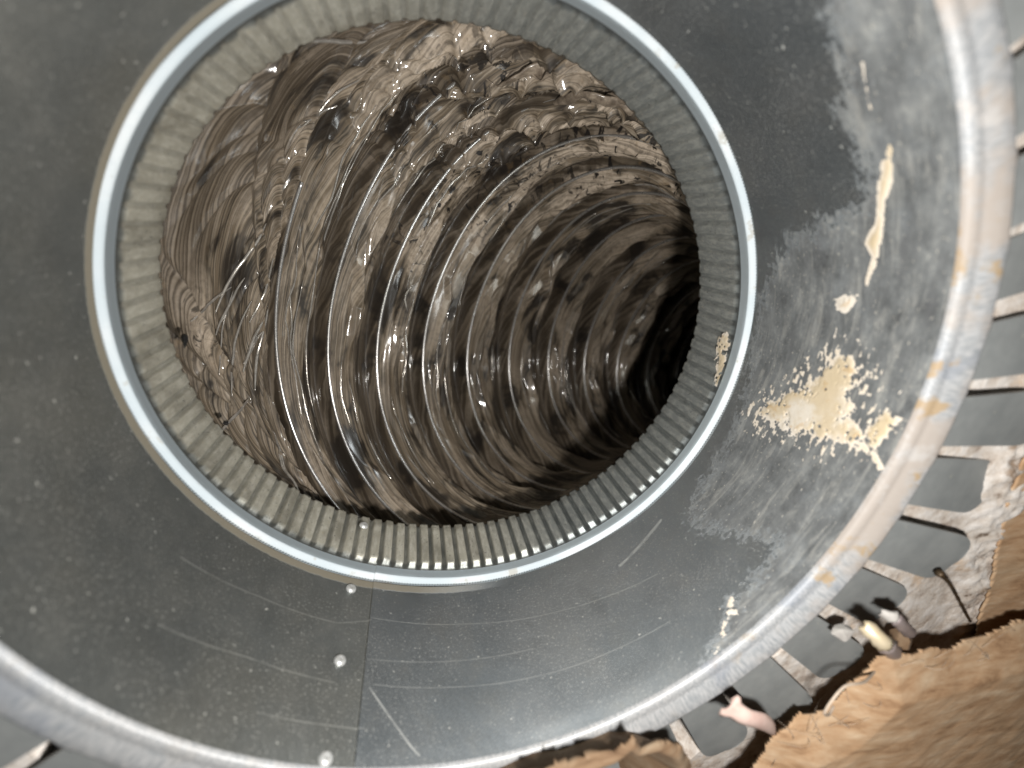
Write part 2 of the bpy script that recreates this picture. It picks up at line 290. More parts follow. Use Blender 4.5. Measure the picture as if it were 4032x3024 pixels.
SCR = [((math.radians(a[0]), a[1]), (math.radians(b[0]), b[1]), w, k) for (a, b), (w, k) in zip(SCRATCH[:2] + HAIRLINES, [(.004, .55), (.009, .35)] + [(.0022, .30)] * 20)]
M = dict(wall=mat_wall(), crimp=mat_crimp(), bead=mat_bead(), rim=mat_rim(), tab=mat_tab(), mastic=mat_mastic(), rivet=mat_rivet(), film=mat_film(), wire=mat_wire(),
         fold=mat_fold(), pleat=mat_plain('glint_silver_pleat', (.42, .39, .35), (.62, .58, .53), 260, .17, .6), gyp=mat_gypsum(), brown=mat_brown('torn_brown_paper', .66), brown2=mat_brown('tan_paper_face', .70), dark=mat_brown('shaded_brown_paper', .30),
         jacket=mat_plain('dark_jacket', (.012, .012, .013), (.02, .02, .02)), pink=mat_plain('pink_paper_curl', (.44, .31, .27), (.54, .41, .36)),
         head=mat_plain('pale_nail_head', (.50, .41, .27), (.58, .50, .36), 150, .35, .3), shank=mat_plain('purple_grey_shank', (.30, .25, .25), (.42, .35, .33), 150, .45, .4),
         chip=mat_plain('pale_chip', (.34, .32, .30), (.48, .46, .43)), hair=mat_plain('pale_fibre', (.40, .33, .26), (.55, .45, .36)), black=mat_plain('shadow_strand_brown', (.035, .026, .018), (.11, .07, .035), 150, .5, .5),
         sooty=mat_plain('grey_putty', (.16, .14, .12), (.30, .27, .24)))

# ------------------------------------------------------------------ the collar (a straight tube, a bead, a crimped end, a rim with bent tabs)
#            R      z       dx      dy      c2      s2      tilt x  tilt y      (slightly out of round, as measured)
RING_END  = np.array([.9392, -.2876, -.0014, -.0003, .0281, -.0130, -.0043, 0.])
RING_BEAD = np.array([1., 0., 0., 0., .0137, -.0100, 0., 0.])
RIM_IN    = np.array([1.0133, .6169, -.0021, .0041, -.0051, -.0002, -.0076, .0134])
RIM_OUT   = np.array([1.0921, .6352, -.0025, .0003, .0012, .0020, .0035, -.0028])
def ring(A, B, t, th, dr=0., dz=0.):
    q = A * (1 - t) + B * t; r = q[0] * (1 + q[4] * np.cos(2 * th) + q[5] * np.sin(2 * th)) + dr
    x = r * np.cos(th) + q[2]; y = r * np.sin(th) + q[3]
    return np.stack([x, y, q[1] + q[6] * x + q[7] * y + dz + 0 * x], -1)
def thetas(n):
    t = np.linspace(-1.5 * PI, .5 * PI, n, endpoint=False); return np.sort(np.concatenate([t, [SEAM - .002, SEAM + .0008]]))
def lap_or_shade(th, h=.0035):
    p = th - SEAM; return np.where(p > 0, -h * (1 - smooth(p, 0, .5)), 0)
collar = empty('duct_collar', (0, 0, 0))
tag(collar, 'round galvanized metal duct collar with a crimped inner end and grey tabs bent outwards', 'duct collar')

th = thetas(900); NZ = 90
zs = np.linspace(0.004 / .6169, 1, NZ)
P = np.stack([ring(RING_BEAD, RIM_IN, t, th, lap_or_shade(th) + .009 * (fbm(th * 1.7 + 30, np.full_like(th, t * 2.2), 5, 3) - .5), -.010 * smooth(np.array(t), .9, 1)) for t in zs])
TH = np.broadcast_to(th, P.shape[:2]); ZZ = np.broadcast_to((zs * .6169)[:, None], P.shape[:2])
ox = poly_sdf(TH, ZZ, [(math.radians(a), z) for a, z in OXIDE])
link('collar_wall', grid_mesh('collar_wall', P, True, {'tz': np.stack([TH, ZZ, 0 * ZZ], -1), 'oxide': ox}, flip=True), M['wall'], collar)

# bead with a knurled upper edge
th = thetas(116 * 5 * 4); knurl = np.cos(116 * 5 * th)
rows = [(0, .005, 0, 0), (0, .0005, .0035, 0), (.006, -.004, .002, 0), (.009, -.009, 0, 0), (.005, -.0135, 0, 0), (-.003, -.020, 0, 0), (-.0095, -.0255, 0, .1), (-.0115, -.029, 0, 1), (-.015, -.042, 0, 1), (-.020, -.056, 0, 1)]
dent = .0025 * (fbm(th * 5 + 70, 0 * th, 35, 4) - .5)
P = np.stack([ring(RING_BEAD, RING_BEAD, 0, th, dr + lap_or_shade(th) + dent * (k2 < 1) + .0012 * (k > 0) * knurl, dz + k * knurl + dent) for dr, dz, k, k2 in rows])
TH = np.broadcast_to(th, P.shape[:2]); SH = np.array([r_[3] for r_ in rows])[:, None] + 0 * TH
link('bead', grid_mesh('bead', P, True, {'tz': np.stack([TH, P[..., 2], 0 * TH], -1), 'shoulder': SH}), M['bead'], collar)

# crimped end
N = 116; th = thetas(N * 14); z0 = -.056
rows = np.concatenate([np.linspace(0, .12, 9), np.linspace(.15, 1, 22)])
P = []
start = RING_BEAD.copy(); start[0] -= .020; start[1] = z0
low = np.exp(-(((np.degrees(th) + 85 + 180) % 360 - 180) / 62) ** 2)          # sharpest along the bottom, worn and flattened elsewhere
amp = (.42 + .85 * low) * (.7 + .6 * vnoise((th + 5) * 14, np.zeros_like(th), 400, 2, 3))
ph = N * th + .9 * (vnoise((th + 5) * 5, np.zeros_like(th) + .5, 300, 2, 9) - .5)
grv = smooth(np.cos(ph), .25, .85)
for t in rows:
    A = .017 * amp * smooth(np.array(t), .0, .11) * (1 - .35 * smooth(np.array(t), .8, 1.))
    P.append(ring(start, RING_END, t, th, lap_or_shade(th) - A * (1 - grv) + .024 * t + .003 * (fbm(th * 8 + 50, np.full_like(th, t * 3), 15) - .5), 0))
P.append(P[-1] + np.stack([.010 * np.cos(th), .010 * np.sin(th), 0 * th - .002], -1))
P.append(P[-1] + np.stack([.006 * np.cos(th), .006 * np.sin(th), 0 * th + .10], -1))
P = np.array(P); TH = np.broadcast_to(th, P.shape[:2])
dang = np.degrees(TH) % 360
dusty = np.clip(smooth(dang, 60, 130) * (1 - smooth(dang, 262, 300)) * .95 + .35 * (fbm(TH * 4 + 40, P[..., 2] * 6 + 9, 77) - .35), 0, 1)
tr_ = np.concatenate([rows, [1, 1]])[:, None] + 0 * TH
bare = np.clip(1 - smooth(tr_ + .05 * (fbm(TH * 40 + 80, tr_ * 3, 91, 2) - .5), .03, .12) + (.25 + .75 * low[None]) * grv[None] ** 1.5 * (.6 + .6 * fbm(TH * 30 + 80, tr_ * 5, 93, 3)), 0, 1)
link('crimped_end', grid_mesh('crimped_end', P, True, {'tz': np.stack([TH, P[..., 2], 0 * TH], -1), 'dusty': dusty, 'bare': bare}), M['crimp'], collar)

# rim ring
NT_ = 39; G0 = math.radians(-9.7)                       # tab pitch and the angle of one gap
th = np.linspace(-1.5 * PI, .5 * PI, NT_ * 36, endpoint=False)
gp = ((th - G0) / (2 * PI / NT_) + .5) % 1 - .5; notch = 1 - smooth(np.abs(gp), .085, .11)
rows = [(0, 0, -.012, 0), (0, .001, -.001, 0), (.06, 0, .002, 0), (.16, 0, .0035, 0), (.27, 0, .003, 0), (.33, 0, .001, 0), (.40, 0, .0025, 0), (.7, 0, .003, 0), (.93, 0, .0025, .3),
        (1, 0, -.001, .8), (1, .002, -.006, 1), (1, .001, -.018, 1), (1, -.015, -.026, 1)]
und = .004 * (fbm(th * 6 + 40, 0 * th, 31, 3) - .5)
P = np.stack([ring(RIM_IN, RIM_OUT, t, th, dr + .012 * k * notch, dz - .004 * k * notch + und * t) for t, dr, dz, k in rows])
TH = np.broadcast_to(th, P.shape[:2]); dg = (np.degrees(TH) + 180) % 360 - 180
stain = smooth(dg, -62, -30) * (1 - smooth(dg, 60, 80)) + .12
link('rim_ring', grid_mesh('rim_ring', P, True, {'tz': np.stack([TH, np.broadcast_to(np.linspace(0, 1, len(rows))[:, None], TH.shape), 0 * TH], -1), 'stain': stain}), M['rim'], collar)

# tabs: one mesh per tab variant, each tab its own part
def tab_mesh(k):
    r = random.Random(k); L = .425 + r.uniform(-.025, .02); w0, w1 = .068, .090
    us = np.array([0, .02, .05, .3, .6, .8, .87, .92, .96, .985, 1.0]); rows = []
    for u in us:
        x = 1.078 + u * L; c = max(0, (u - .80) / .20); w = (w0 + (w1 - w0) * u) * (1 - .70 * (1 - math.sqrt(max(0, 1 - c ** 2.4))))
        z = .004 * math.sin(u * 3 + k) + (-.004 if u > .03 else .004) - .006 * u
        tw = r.uniform(-.003, .003) * 0 + .010 * (k - 2) / 2 * u
        rows.append([(x, -w, z - tw), (x, 0, z + .002), (x, w, z + tw), (x, w, z + tw - .007), (x, 0, z - .005), (x, -w, z - tw - .007)])
    rows = np.array(rows); cap0 = np.broadcast_to(rows[0].mean(0), (1, 6, 3)); cap1 = np.broadcast_to(rows[-1].mean(0), (1, 6, 3))
    me = grid_mesh('tab', np.concatenate([cap0, rows, cap1]), True, None, flip=True)
    for p in me.polygons: p.use_smooth = False
    me.materials.append(M['tab']); return me
tabs = [tab_mesh(k) for k in range(5)]
for i in range(NT_):
    a = G0 + (i + .5) * 2 * PI / NT_; o = bpy.data.objects.new('tab', tabs[random.randrange(5)]); col.objects.link(o); o.parent = collar
    zr = ring(RIM_OUT, RIM_OUT, 0, np.array([a]))[0]
    o.rotation_euler = (random.uniform(-.04, .04), random.uniform(-.02, .03), a); o.location = (zr[0] * 0, 0, (zr[2] - .026) * S)

# rivets down the lap seam
def dome(name, r, h):
    bm = bmesh.new(); bmesh.ops.create_uvsphere(bm, u_segments=20, v_segments=12, radius=1)
    for v in bm.verts:
        rr = math.hypot(v.co.x, v.co.y); v.co.z = (v.co.z if v.co.z > 0 else v.co.z * .3)
        if rr < .45 and v.co.z > 0: v.co.z = .80 - .12 * (1 - rr / .45)
        v.co = Vector((v.co.x * r * S, v.co.y * r * S, v.co.z * h * S))
    me = bpy.data.meshes.new(name); bm.to_mesh(me); bm.free()
    for p in me.polygons: p.use_smooth = True
    me.materials.append(M['rivet']); return me
rm = dome('rivet', .019, .013)
for deg, z, rr in ((-119.88, .056, 1.0), (-119.74, .328, 1.0), (-119.5, .590, 1.008), (-120.0, -.221, .945)):
    a = math.radians(deg); o = bpy.data.objects.new('rivet', rm); col.objects.link(o); o.parent = collar
    p = ring(RING_BEAD, RIM_IN, z / .6169, np.array([a]))[0] if z > 0 else ring(start, RING_END, (z - z0) / (-.2876 - z0), np.array([a]), -.004)[0]
    o.matrix_local = Matrix.Translation(Vector(p) * S) @ Vector((-math.cos(a), -math.sin(a), 0)).to_track_quat('Z', 'Y').to_matrix().to_4x4()

# dried sealant smears on the inside of the collar
def smear(poly, base, seed, rag=.05, flecks=0.0, thick=.0025, res=.0026, mat='mastic', label=None):
    poly = [(math.radians(a), z) for a, z in poly]; q = np.array(poly); mg = .03 + (.16 if flecks else 0)
    t = np.arange(q[:, 0].min() - mg, q[:, 0].max() + mg, res); z = np.arange(max(q[:, 1].min() - mg, -.285), min(q[:, 1].max() + mg, -.05 if q[:, 1].min() < -.02 else .612), res)
    T, Z = np.meshgrid(t, z, indexing='ij'); sd = poly_sdf(T, Z, poly)
    n = fbm(T * 22 + 300, Z * 22 + 300, seed, 5) - .5; n2 = fbm(T * 90 + 300, Z * 130 + 300, seed + 9, 3)
    f = sd + rag * 2 * n - 2.2 * np.clip(n2 - .58, 0, 1) * rag * 2
    if flecks:
        n3 = fbm(T * 60 + 300, Z * 130 + 300, seed + 21, 4); near = smooth(sd, -.17, -.01)
        f = np.maximum(f, .04 * (n3 - (1.02 - flecks * near)))
    keep = f > 0; h = thick * smooth(f, 0, .03)
    V = base(T, Z, -(.0012 + h)); I = np.arange(T.size).reshape(T.shape)
    k4 = keep[:-1, :-1] & keep[1:, :-1] & keep[1:, 1:] & keep[:-1, 1:]
    F = np.stack([I[:-1, :-1], I[:-1, 1:], I[1:, 1:], I[1:, :-1]], -1)[k4]
    if len(F) == 0: return
    u, inv = np.unique(F, return_inverse=True)
    o = link('sealant_smear', raw_mesh('sealant_smear', V.reshape(-1, 3)[u], inv.reshape(-1, 4), True, {'edge': f.ravel()[u]}), M[mat], collar)
    if label: o['label'] = label
    return o
def on_wall(T, Z, d):
    A = RING_BEAD[None, None]; t = Z / .6169
    R = 1 + .0133 * t; c2 = .0137 * (1 - t) - .0051 * t; s2 = -.01 * (1 - t)
    r = R * (1 + c2 * np.cos(2 * T) + s2 * np.sin(2 * T)) + d
    x = r * np.cos(T) - .0021 * t; y = r * np.sin(T) + .0041 * t
    return np.stack([x, y, Z + t * (-.0076 * x + .0134 * y)], -1)
def on_crimp(T, Z, d):
    t = (Z - z0) / (-.2876 - z0); R = .984 * (1 - t) + .954 * t; c2 = .0137 * (1 - t) + .0281 * t; s2 = -.01 * (1 - t) - .013 * t
    r = R * (1 + c2 * np.cos(2 * T) + s2 * np.sin(2 * T)) + d - .017
    return np.stack([r * np.cos(T), r * np.sin(T), Z], -1)
smear(SMEARS['splash'], on_wall, 3, .036, .47, .003, label='large cream and ochre splash of dried sealant')
smear(SMEARS['trail'], on_wall, 13, .008); smear(SMEARS['fleck_a'], on_wall, 23, .04, .3)
smear(SMEARS['drip'], on_wall, 33, .005, 0, label='long cream drip of sealant'); smear(SMEARS['blob'], on_wall, 43, .012, 0, label='round cream blob of sealant')
smear(SMEARS['streak'], on_wall, 53, .012); smear(SMEARS['low'], on_wall, 63, .03, .3); smear(SMEARS['wisp'], on_wall, 73, .006)
smear(BEAD_SMEAR, lambda T, Z, d: on_wall(T, np.minimum(Z, .02), d - .004 * (Z < .0)), 93, .006, 0, .002, label='cream crust stuck on the bead')
smear(CRIMP_SMEAR, on_crimp, 83, .035, 0, .003, label='ochre sealant crust on the crimps')

# ------------------------------------------------------------------ the flexible duct
duct = empty('flexible_duct', (0, 0, -.3))
tag(duct, 'flexible duct of crinkled glossy brown film over a wire coil, curving away to the right', 'flexible duct')
X = DUCT
def centerline(smax=3.8, n=380, KM=2.0):
    k0x, k1x, k0y, k1y, tx, ty, ox_, oy_, k2x, k2y = X[:10]; ds = smax / n
    T = np.array([tx, ty, -1.]); T /= np.linalg.norm(T); U = np.array([1., 0, 0]); U -= T * (U @ T); U /= np.linalg.norm(U); V = np.cross(T, U)
    c = np.array([ox_, oy_, -.2876]); out = []
    for i in range(n + 1):
        s = i * ds; out.append((c.copy(), T.copy(), U.copy(), V.copy()))
        ss = min(s, 2.0); kx = k0x + k1x * ss + k2x * ss * ss; ky = k0y + k1y * ss + k2y * ss * ss; m_ = math.hypot(kx, ky) + 1e-9; g = KM * math.tanh(m_ / KM) / m_
        if s > 2.3: g = 0
        Tn = T + g * (kx * U + ky * V) * ds; Tn /= np.linalg.norm(Tn); c = c + (T + Tn) / 2 * ds
        U = U - Tn * (U @ Tn); U /= np.linalg.norm(U); V = np.cross(Tn, U); T = Tn
    return [np.array([o[j] for o in out]) for j in range(4)], ds
CL, DS = centerline()
def duct_surf(s, t, dr):
    c, T, U, V = CL; Rd, c2, s2 = X[10:13]
    i = np.clip(s / DS, 0, len(c) - 1.001); k = i.astype(int); w = (i - k)[..., None]
    L = lambda A: A[k] * (1 - w) + A[k + 1] * w
    r = ((Rd + X[16] * np.maximum(s, 0)) * (1 + c2 * np.cos(2 * t) + s2 * np.sin(2 * t)) + dr)[..., None]
    return L(c) + r * (np.cos(t)[..., None] * L(U) + np.sin(t)[..., None] * L(V))
def s_of_turn(k):
    s0, p, p1 = X[13:16]; k = np.asarray(k, float); kc = np.minimum(k, 9.3); return s0 + p * kc + p1 * kc * kc + (p + 2 * p1 * 9.3) * (k - kc)
KT = np.linspace(-3, 22, 2600); ST = s_of_turn(KT)
def turn_of_s(s): return np.interp(s, ST, KT)
def worley(u, nu, v, seed):
    """distance to the nearest of jittered points: creased facets"""
    r = np.random.default_rng(seed); J = r.random((nu, 512, 2)); U = u * nu; ui = np.floor(U).astype(int); vi = np.floor(v).astype(int); best = np.full(u.shape, 9.)
    for a in (-1, 0, 1):
        for b in (-1, 0, 1):
            p = J[(ui + a) % nu, (vi + b) % 512]; best = np.minimum(best, (U - ui - a - p[..., 0]) ** 2 + (v - vi - b - p[..., 1]) ** 2)
    return np.clip(np.sqrt(best), 0, 1)
def film_offset(s, t):
    """outward offset of the film from the coil radius"""
    u = (t / (2 * PI)) % 1.0
    k = turn_of_s(s) + u - .5
    k = k + .10 * (vnoise(u * 9, s * 3, 9, 64, 101) - .5) * (1 - np.abs(2 * (k % 1) - 1) ** 4)
    w = k % 1.0; puff = np.sin(PI * np.clip(w, 0, 1)) ** .8; pk = np.maximum(.12, X[14] + 2 * X[15] * np.clip(turn_of_s(s), 0, 9)) / .28
    vary = .7 + .6 * vnoise(u * 7, k * .9, 7, 60, 111)
    # the film bellies in just past each coil, then falls back into a pocket before the next one
    d = pk * vary * (.085 * smooth(w, .40, .86) * (1 - smooth(w, .93, 1.0)) - .022 * np.sin(PI * np.clip(w / .62, 0, 1)))
    wx = .35 * (vnoise(u * 11, s * 5, 11, 70, 121) - .5); wy = .8 * (vnoise(u * 5, s * 2.5, 5, 70, 122) - .5)
    sg = s + .055 * wy
    kn = np.floor(k)
    # one or two kinked creases between each pair of coils
    def kink(n_, sd_):
        q = u * n_ + .37 * kn; i = np.floor(q).astype(int); f = q - i; G = np.random.default_rng(sd_).random(4096)
        h = lambda j: G[(j * 31 + kn.astype(int) * 977) % 4096]
        return h(i) * (1 - f) + h(i + 1) * f
    a1 = smooth(vnoise(u * 9, kn * 1.0 + .5, 9, 64, 151), .25, .55); a2 = smooth(vnoise(u * 11, kn + .5, 11, 64, 152), .45, .65); a3 = smooth(vnoise(u * 13, kn + .5, 13, 64, 153), .4, .6)
    tent = lambda c_, h_: np.clip(1 - np.abs(w - c_) / h_, 0, 1)
    cr = a1 * tent(.34 - .20 * (kink(24, 1) - .5), .11) + .8 * a2 * tent(.58 - .22 * (kink(30, 2) - .5), .08) + .7 * a3 * tent(.17 - .14 * (kink(36, 3) - .5), .07)
    # slanting creases
    sl = ridge(vnoise(u * 17 + s * 5.5, s * 4 - wx, 17, 97, 133, True)) ** 5
    f1 = ridge(vnoise(u * 12 + wx, sg * 15, 12, 97, 131, True)); f2 = ridge(vnoise(u * 26 + 2 * wx, sg * 38, 26, 151, 132, True))
    f4 = ridge(vnoise(u * 80 + 3 * wx, sg * 60, 80, 331, 134), 1.2)
    e = .25 + .75 * np.sin(PI * w)
    d = d - .044 * pk * cr - e * (.005 * f1 + .003 * f2 ** 2 + .018 * sl)
    # badly crumpled stretch near the collar, upper right
    deg = np.degrees(-t) % 360            # the duct's own angle runs the other way round
    cz = (smooth(deg, 22, 52) * (1 - smooth(deg, 95, 135))) * (1 - smooth(s, .5, 1.0))
    lf = (1 - smooth(s, -.06, .05)) * smooth(s, -.30, -.20) * (.35 + .65 * smooth(np.abs((deg + 20) % 360 - 180), 150, 110))
    td = ridge(vnoise(u * 12 + .5 * wx, (s + 1.2 * u) * 22, 12, 1009, 161, True)); td2 = ridge(vnoise(u * 24 + .3 * wx, (s - .9 * u) * 34, 30, 1009, 162, True)); td3 = ridge(vnoise(u * 70, (s + .6 * u) * 60, 70, 1009, 163, True))
    g1 = ridge(vnoise(u * 30 + 3 * wx, s * 10 + 2 * wy, 30, 97, 141, True)); g2 = ridge(vnoise(u * 62 - 6 * s, s * 26 + wy, 62, 97, 142, True)); g3 = vnoise(u * 14, s * 6, 14, 97, 143)
    v1 = worley(u, 46, s * 13 + 40 + wy, 171); v2 = worley(u, 92, s * 30 + 40, 172)
    d = d * (1 - .3 * cz) - cz * (.052 * g1 ** 5 * (.4 + g3) + .010 * (1 - v1) ** 2 + .034 * g2 ** 6)
    d = d * (1 - .9 * lf) - lf * (.040 * td ** 6 + .014 * td2 ** 6)
    return d, k, w, cz
NTH, s_b = 1000, 0.0
def outside(P, r_min=1.045):
    """keep everything above the lip outside the collar"""
    r = np.hypot(P[..., 0], P[..., 1]); g = smooth(P[..., 2], -.42, -.33); k = np.where(r < r_min, 1 + g * (r_min / np.maximum(r, .3) - 1), 1)
    Q = P.copy(); Q[..., 0] *= k; Q[..., 1] *= k; return Q
s_all = np.concatenate([np.linspace(-.30, s_b, 220, endpoint=False), np.linspace(s_b, 2.2, 620, endpoint=False), np.linspace(2.2, 3.7, 170)])
tt = np.linspace(0, 2 * PI, NTH, endpoint=False)
SS, TT = np.meshgrid(s_all, tt, indexing='ij')
def film_points(SS, TT, lift=0.):
    d, kk, ww, cz = film_offset(SS, TT); d = d - lift
    far = duct_surf(np.maximum(SS, s_b), TT, d)
    # first stretch: drawn from the lip of the collar to the first coil
    a = np.clip((SS + .30) / (s_b + .30), 0, 1); e = (.5 * smooth(SS, -.30, s_b) + .5 * a)[..., None]
    lt = -TT; top = np.exp(-((((np.degrees(lt) - 92) + 180) % 360 - 180) / 34) ** 2)
    lr = (.985 + .05 * top + .055 * smooth(SS, -.3, -.2)) * (1 + .0281 * np.cos(2 * lt) - .013 * np.sin(2 * lt)) + (d * .8) * smooth(SS, -.29, -.22)
    lip = np.stack([lr * np.cos(lt), lr * np.sin(lt), -.235 - .05 * top - .10 * smooth(SS, -.30, -.1)], -1)
    P = np.where((SS < s_b)[..., None], lip * (1 - e) + duct_surf(np.full_like(SS, s_b), TT, d) * e, far)
    return outside(P), ww
P, ww = film_points(SS, TT)
fill = np.clip(.30 + 1.2 * (fbm(TT / (2 * PI) * 12, SS * 5 + 20, 301, 3, nu=12 * 1) - .5) + .85 * np.exp(-((SS - .75) / .55) ** 2) * np.exp(-((((np.degrees(-TT) - 75) + 180) % 360 - 180) / 75) ** 2) , 0, 1)
uvw = np.stack([np.cos(TT) * 1.0, np.where(SS < 0, SS * 2.4, SS), np.sin(TT)], -1)
link('film_liner', grid_mesh('film_liner', P, True, {'uvw': uvw, 'fill': fill, 'lap_or_shade': np.maximum(smooth(ww, .62, .74) * (1 - smooth(ww, .97, 1.0)) * (SS > 0.0), .95 * (1 - smooth(SS - .13 * np.exp(-((((np.degrees(-TT) - 100) + 180) % 360 - 180) / 60) ** 2) + .10 * (fbm(TT * 9 / (2 * PI) * 2, SS * 8 + 20, 333, 3, nu=18) - .5), -.25, -.16)))}), M['film'], duct)  # dark bands beside the wires, plus shade painted onto the film at the lip

# the wire coil
# along the coil the turn number K(s) grows while theta falls: K(s) = n + .5 - theta/2pi
Kc = np.arange(-.12, 10.5, 1 / 260.); sc = s_of_turn(Kc); tc = 2 * PI * (.5 - Kc)
wv = .004 * (fbm(Kc * 9 + 40, 0 * Kc, 71, 3) - .5)
cp = outside(duct_surf(np.maximum(sc, 0), tc, -.004 + wv))
link('wire_coil', tube_mesh('wire_coil', cp, .0085, 10), M['wire'], duct)

# dark insulation jacket round the outside
a = np.linspace(0, 2 * PI, 96, endpoint=False)
P = np.stack([np.stack([r * np.cos(a), r * np.sin(a), z + 0 * a], -1) for r, z in ((1.03, -.12), (1.16, .30), (1.24, .40), (1.30, .30), (1.34, -.4))])
link('insulation_jacket', grid_mesh('insulation_jacket', P), M['jacket'], duct)
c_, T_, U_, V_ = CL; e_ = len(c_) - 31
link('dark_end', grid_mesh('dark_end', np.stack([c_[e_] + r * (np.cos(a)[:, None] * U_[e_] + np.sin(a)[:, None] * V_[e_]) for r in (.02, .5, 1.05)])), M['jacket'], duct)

# loose film folds standing off the wall of the duct
def fold(pts, w, lift, seed, tw=1.0):
    """pts: (degrees, s) along the fold; a thin curled ribbon"""
    n = 46; c = spline([(math.radians(-a), max(s, .125) + .02 * math.sin(a), 0) for a, s in pts], n); r = np.random.default_rng(seed)
    w = w * 1.7; tw = .8; t = np.linspace(0, 1, n); prof = np.sin(PI * t) ** .7
    nz = np.interp(t, np.linspace(0, 1, 9), r.normal(size=9)); ang = tw * np.interp(t, np.linspace(0, 1, 6), r.normal(size=6))
    rows = []
    for j, v in enumerate(np.linspace(-1, 1, 9)):
        off = v * w * prof; inn = -(.012 + lift * prof * (1 + .4 * nz) + .012 * (1 - v * v) * prof) - off * np.sin(ang) * .7
        s = np.maximum(c[:, 1] + off * 0, s_b + .002) + off * np.cos(ang); th_ = c[:, 0]
        b = duct_surf(np.maximum(s, s_b), th_, inn)
        ee = (np.clip((s + .30) / (s_b + .30), 0, 1))[:, None]
        lp = np.stack([(.96 + inn) * np.cos(th_), -(.96 + inn) * np.sin(th_), -.30 + 0 * th_], -1)
        rows.append(np.where((s < s_b)[:, None], lp * (1 - ee) + b * ee, b))
    P = outside(np.array(rows))
    me = grid_mesh('film_fold', P, False); o = link('film_fold', me, M['fold'], duct)
    md = o.modifiers.new('thick', 'SOLIDIFY'); md.thickness = .0006
    return o
FOLDS = [([(74, .20), (62, .10), (50, .02)], .018, .06, 3),
         ([(60, .30), (50, .18), (38, .12)], .022, .05, 4), ([(96, .34), (84, .24), (70, .30)], .020, .03, 5), ([(62, .40), (48, .28), (34, .30)], .020, .035, 7), ([(66, .44), (52, .38), (40, .42)], .018, .03, 8),
         ([(54, .05), (44, .10), (34, .04)], .018, .04, 9), ([(80, .5), (68, .42), (58, .5)], .016, .028, 15), ([(70, .32), (60, .26), (46, .34), (36, .26)], .016, .05, 16), ([(90, .22), (80, .30), (66, .22)], .016, .05, 17)]
for pts, w, l, sd in FOLDS: fold(pts, w, l, sd)
# two dark film tails sticking out over the lip on the left
for a0, a1, z1 in ((-180.5, -179.2, -.225), (-160.2, -161.4, -.235)):
    q = [(math.radians(a0 + (a1 - a0) * t), -.30 + (z1 + .30) * t, .955 - .035 * t * (1 - .3 * t)) for t in np.linspace(0, 1, 7)]
    link('film_tail', tube_mesh('film_tail', [(rr_ * math.cos(a_), rr_ * math.sin(a_), z_) for a_, z_, rr_ in q], [.010, .010, .009, .007, .005, .003, .001], 6), M['jacket'], duct)
# pinched film pleats between the coils, toned silver to paint in glints
rp = np.random.default_rng(88); PL = []
for k0 in range(0, 10):
    for q in range(7):
        wc = rp.choice([.18, .30, .45, .60, .72]) + rp.normal() * .04; u0 = rp.uniform(.30, .72); ul = rp.uniform(.03, .16)
        n = max(6, int(ul * 130)); uu = np.linspace(u0, u0 + ul, n); nk = max(3, int(ul * 45))
        wj = wc + np.interp(uu, np.linspace(u0, u0 + ul, nk), rp.normal(size=nk)) * .035
        ss = s_of_turn(k0 + wj + .5 - uu); tq = uu * 2 * PI
        ok = ss > s_b + .01
        if ok.sum() < 5: continue
        ss, tq = ss[ok], tq[ok]; dd = film_offset(ss[None], tq[None])[0][0]
        m_ = len(ss); pr = np.sin(PI * np.linspace(.04, .96, m_)) ** .6
        PL.append((duct_surf(ss, tq, dd - .0045), .0052 * pr * rp.uniform(.6, 1.15)))
# slanting tension pleats next to the lip, in the same painted glint tone
for q in range(22):
    dg0 = rp.uniform(95, 262) if q < 17 else rp.uniform(20, 95); L = rp.uniform(6, 26); n = 26; tl = np.linspace(0, 1, n); s0_ = rp.uniform(-.25, -.08)
    dgq = dg0 - L * tl; sq = s0_ + rp.uniform(.05, .11) * tl + .0012 * np.interp(tl, np.linspace(0, 1, 7), rp.normal(size=7))
    pth, _ = film_points(sq[None], np.radians(-dgq)[None], .007); pth = np.stack([np.convolve(np.pad(pth[0][:, a_], 4, mode='edge'), np.ones(9) / 9, 'valid') for a_ in range(3)], -1)
    PL.append((pth, .0075 * np.sin(PI * np.linspace(.04, .96, n)) ** .6 * rp.uniform(.4, 1.)))
for pth, rr in PL: link('film_pleat', tube_mesh('film_pleat', outside(pth), rr, 7), M['pleat'], duct)

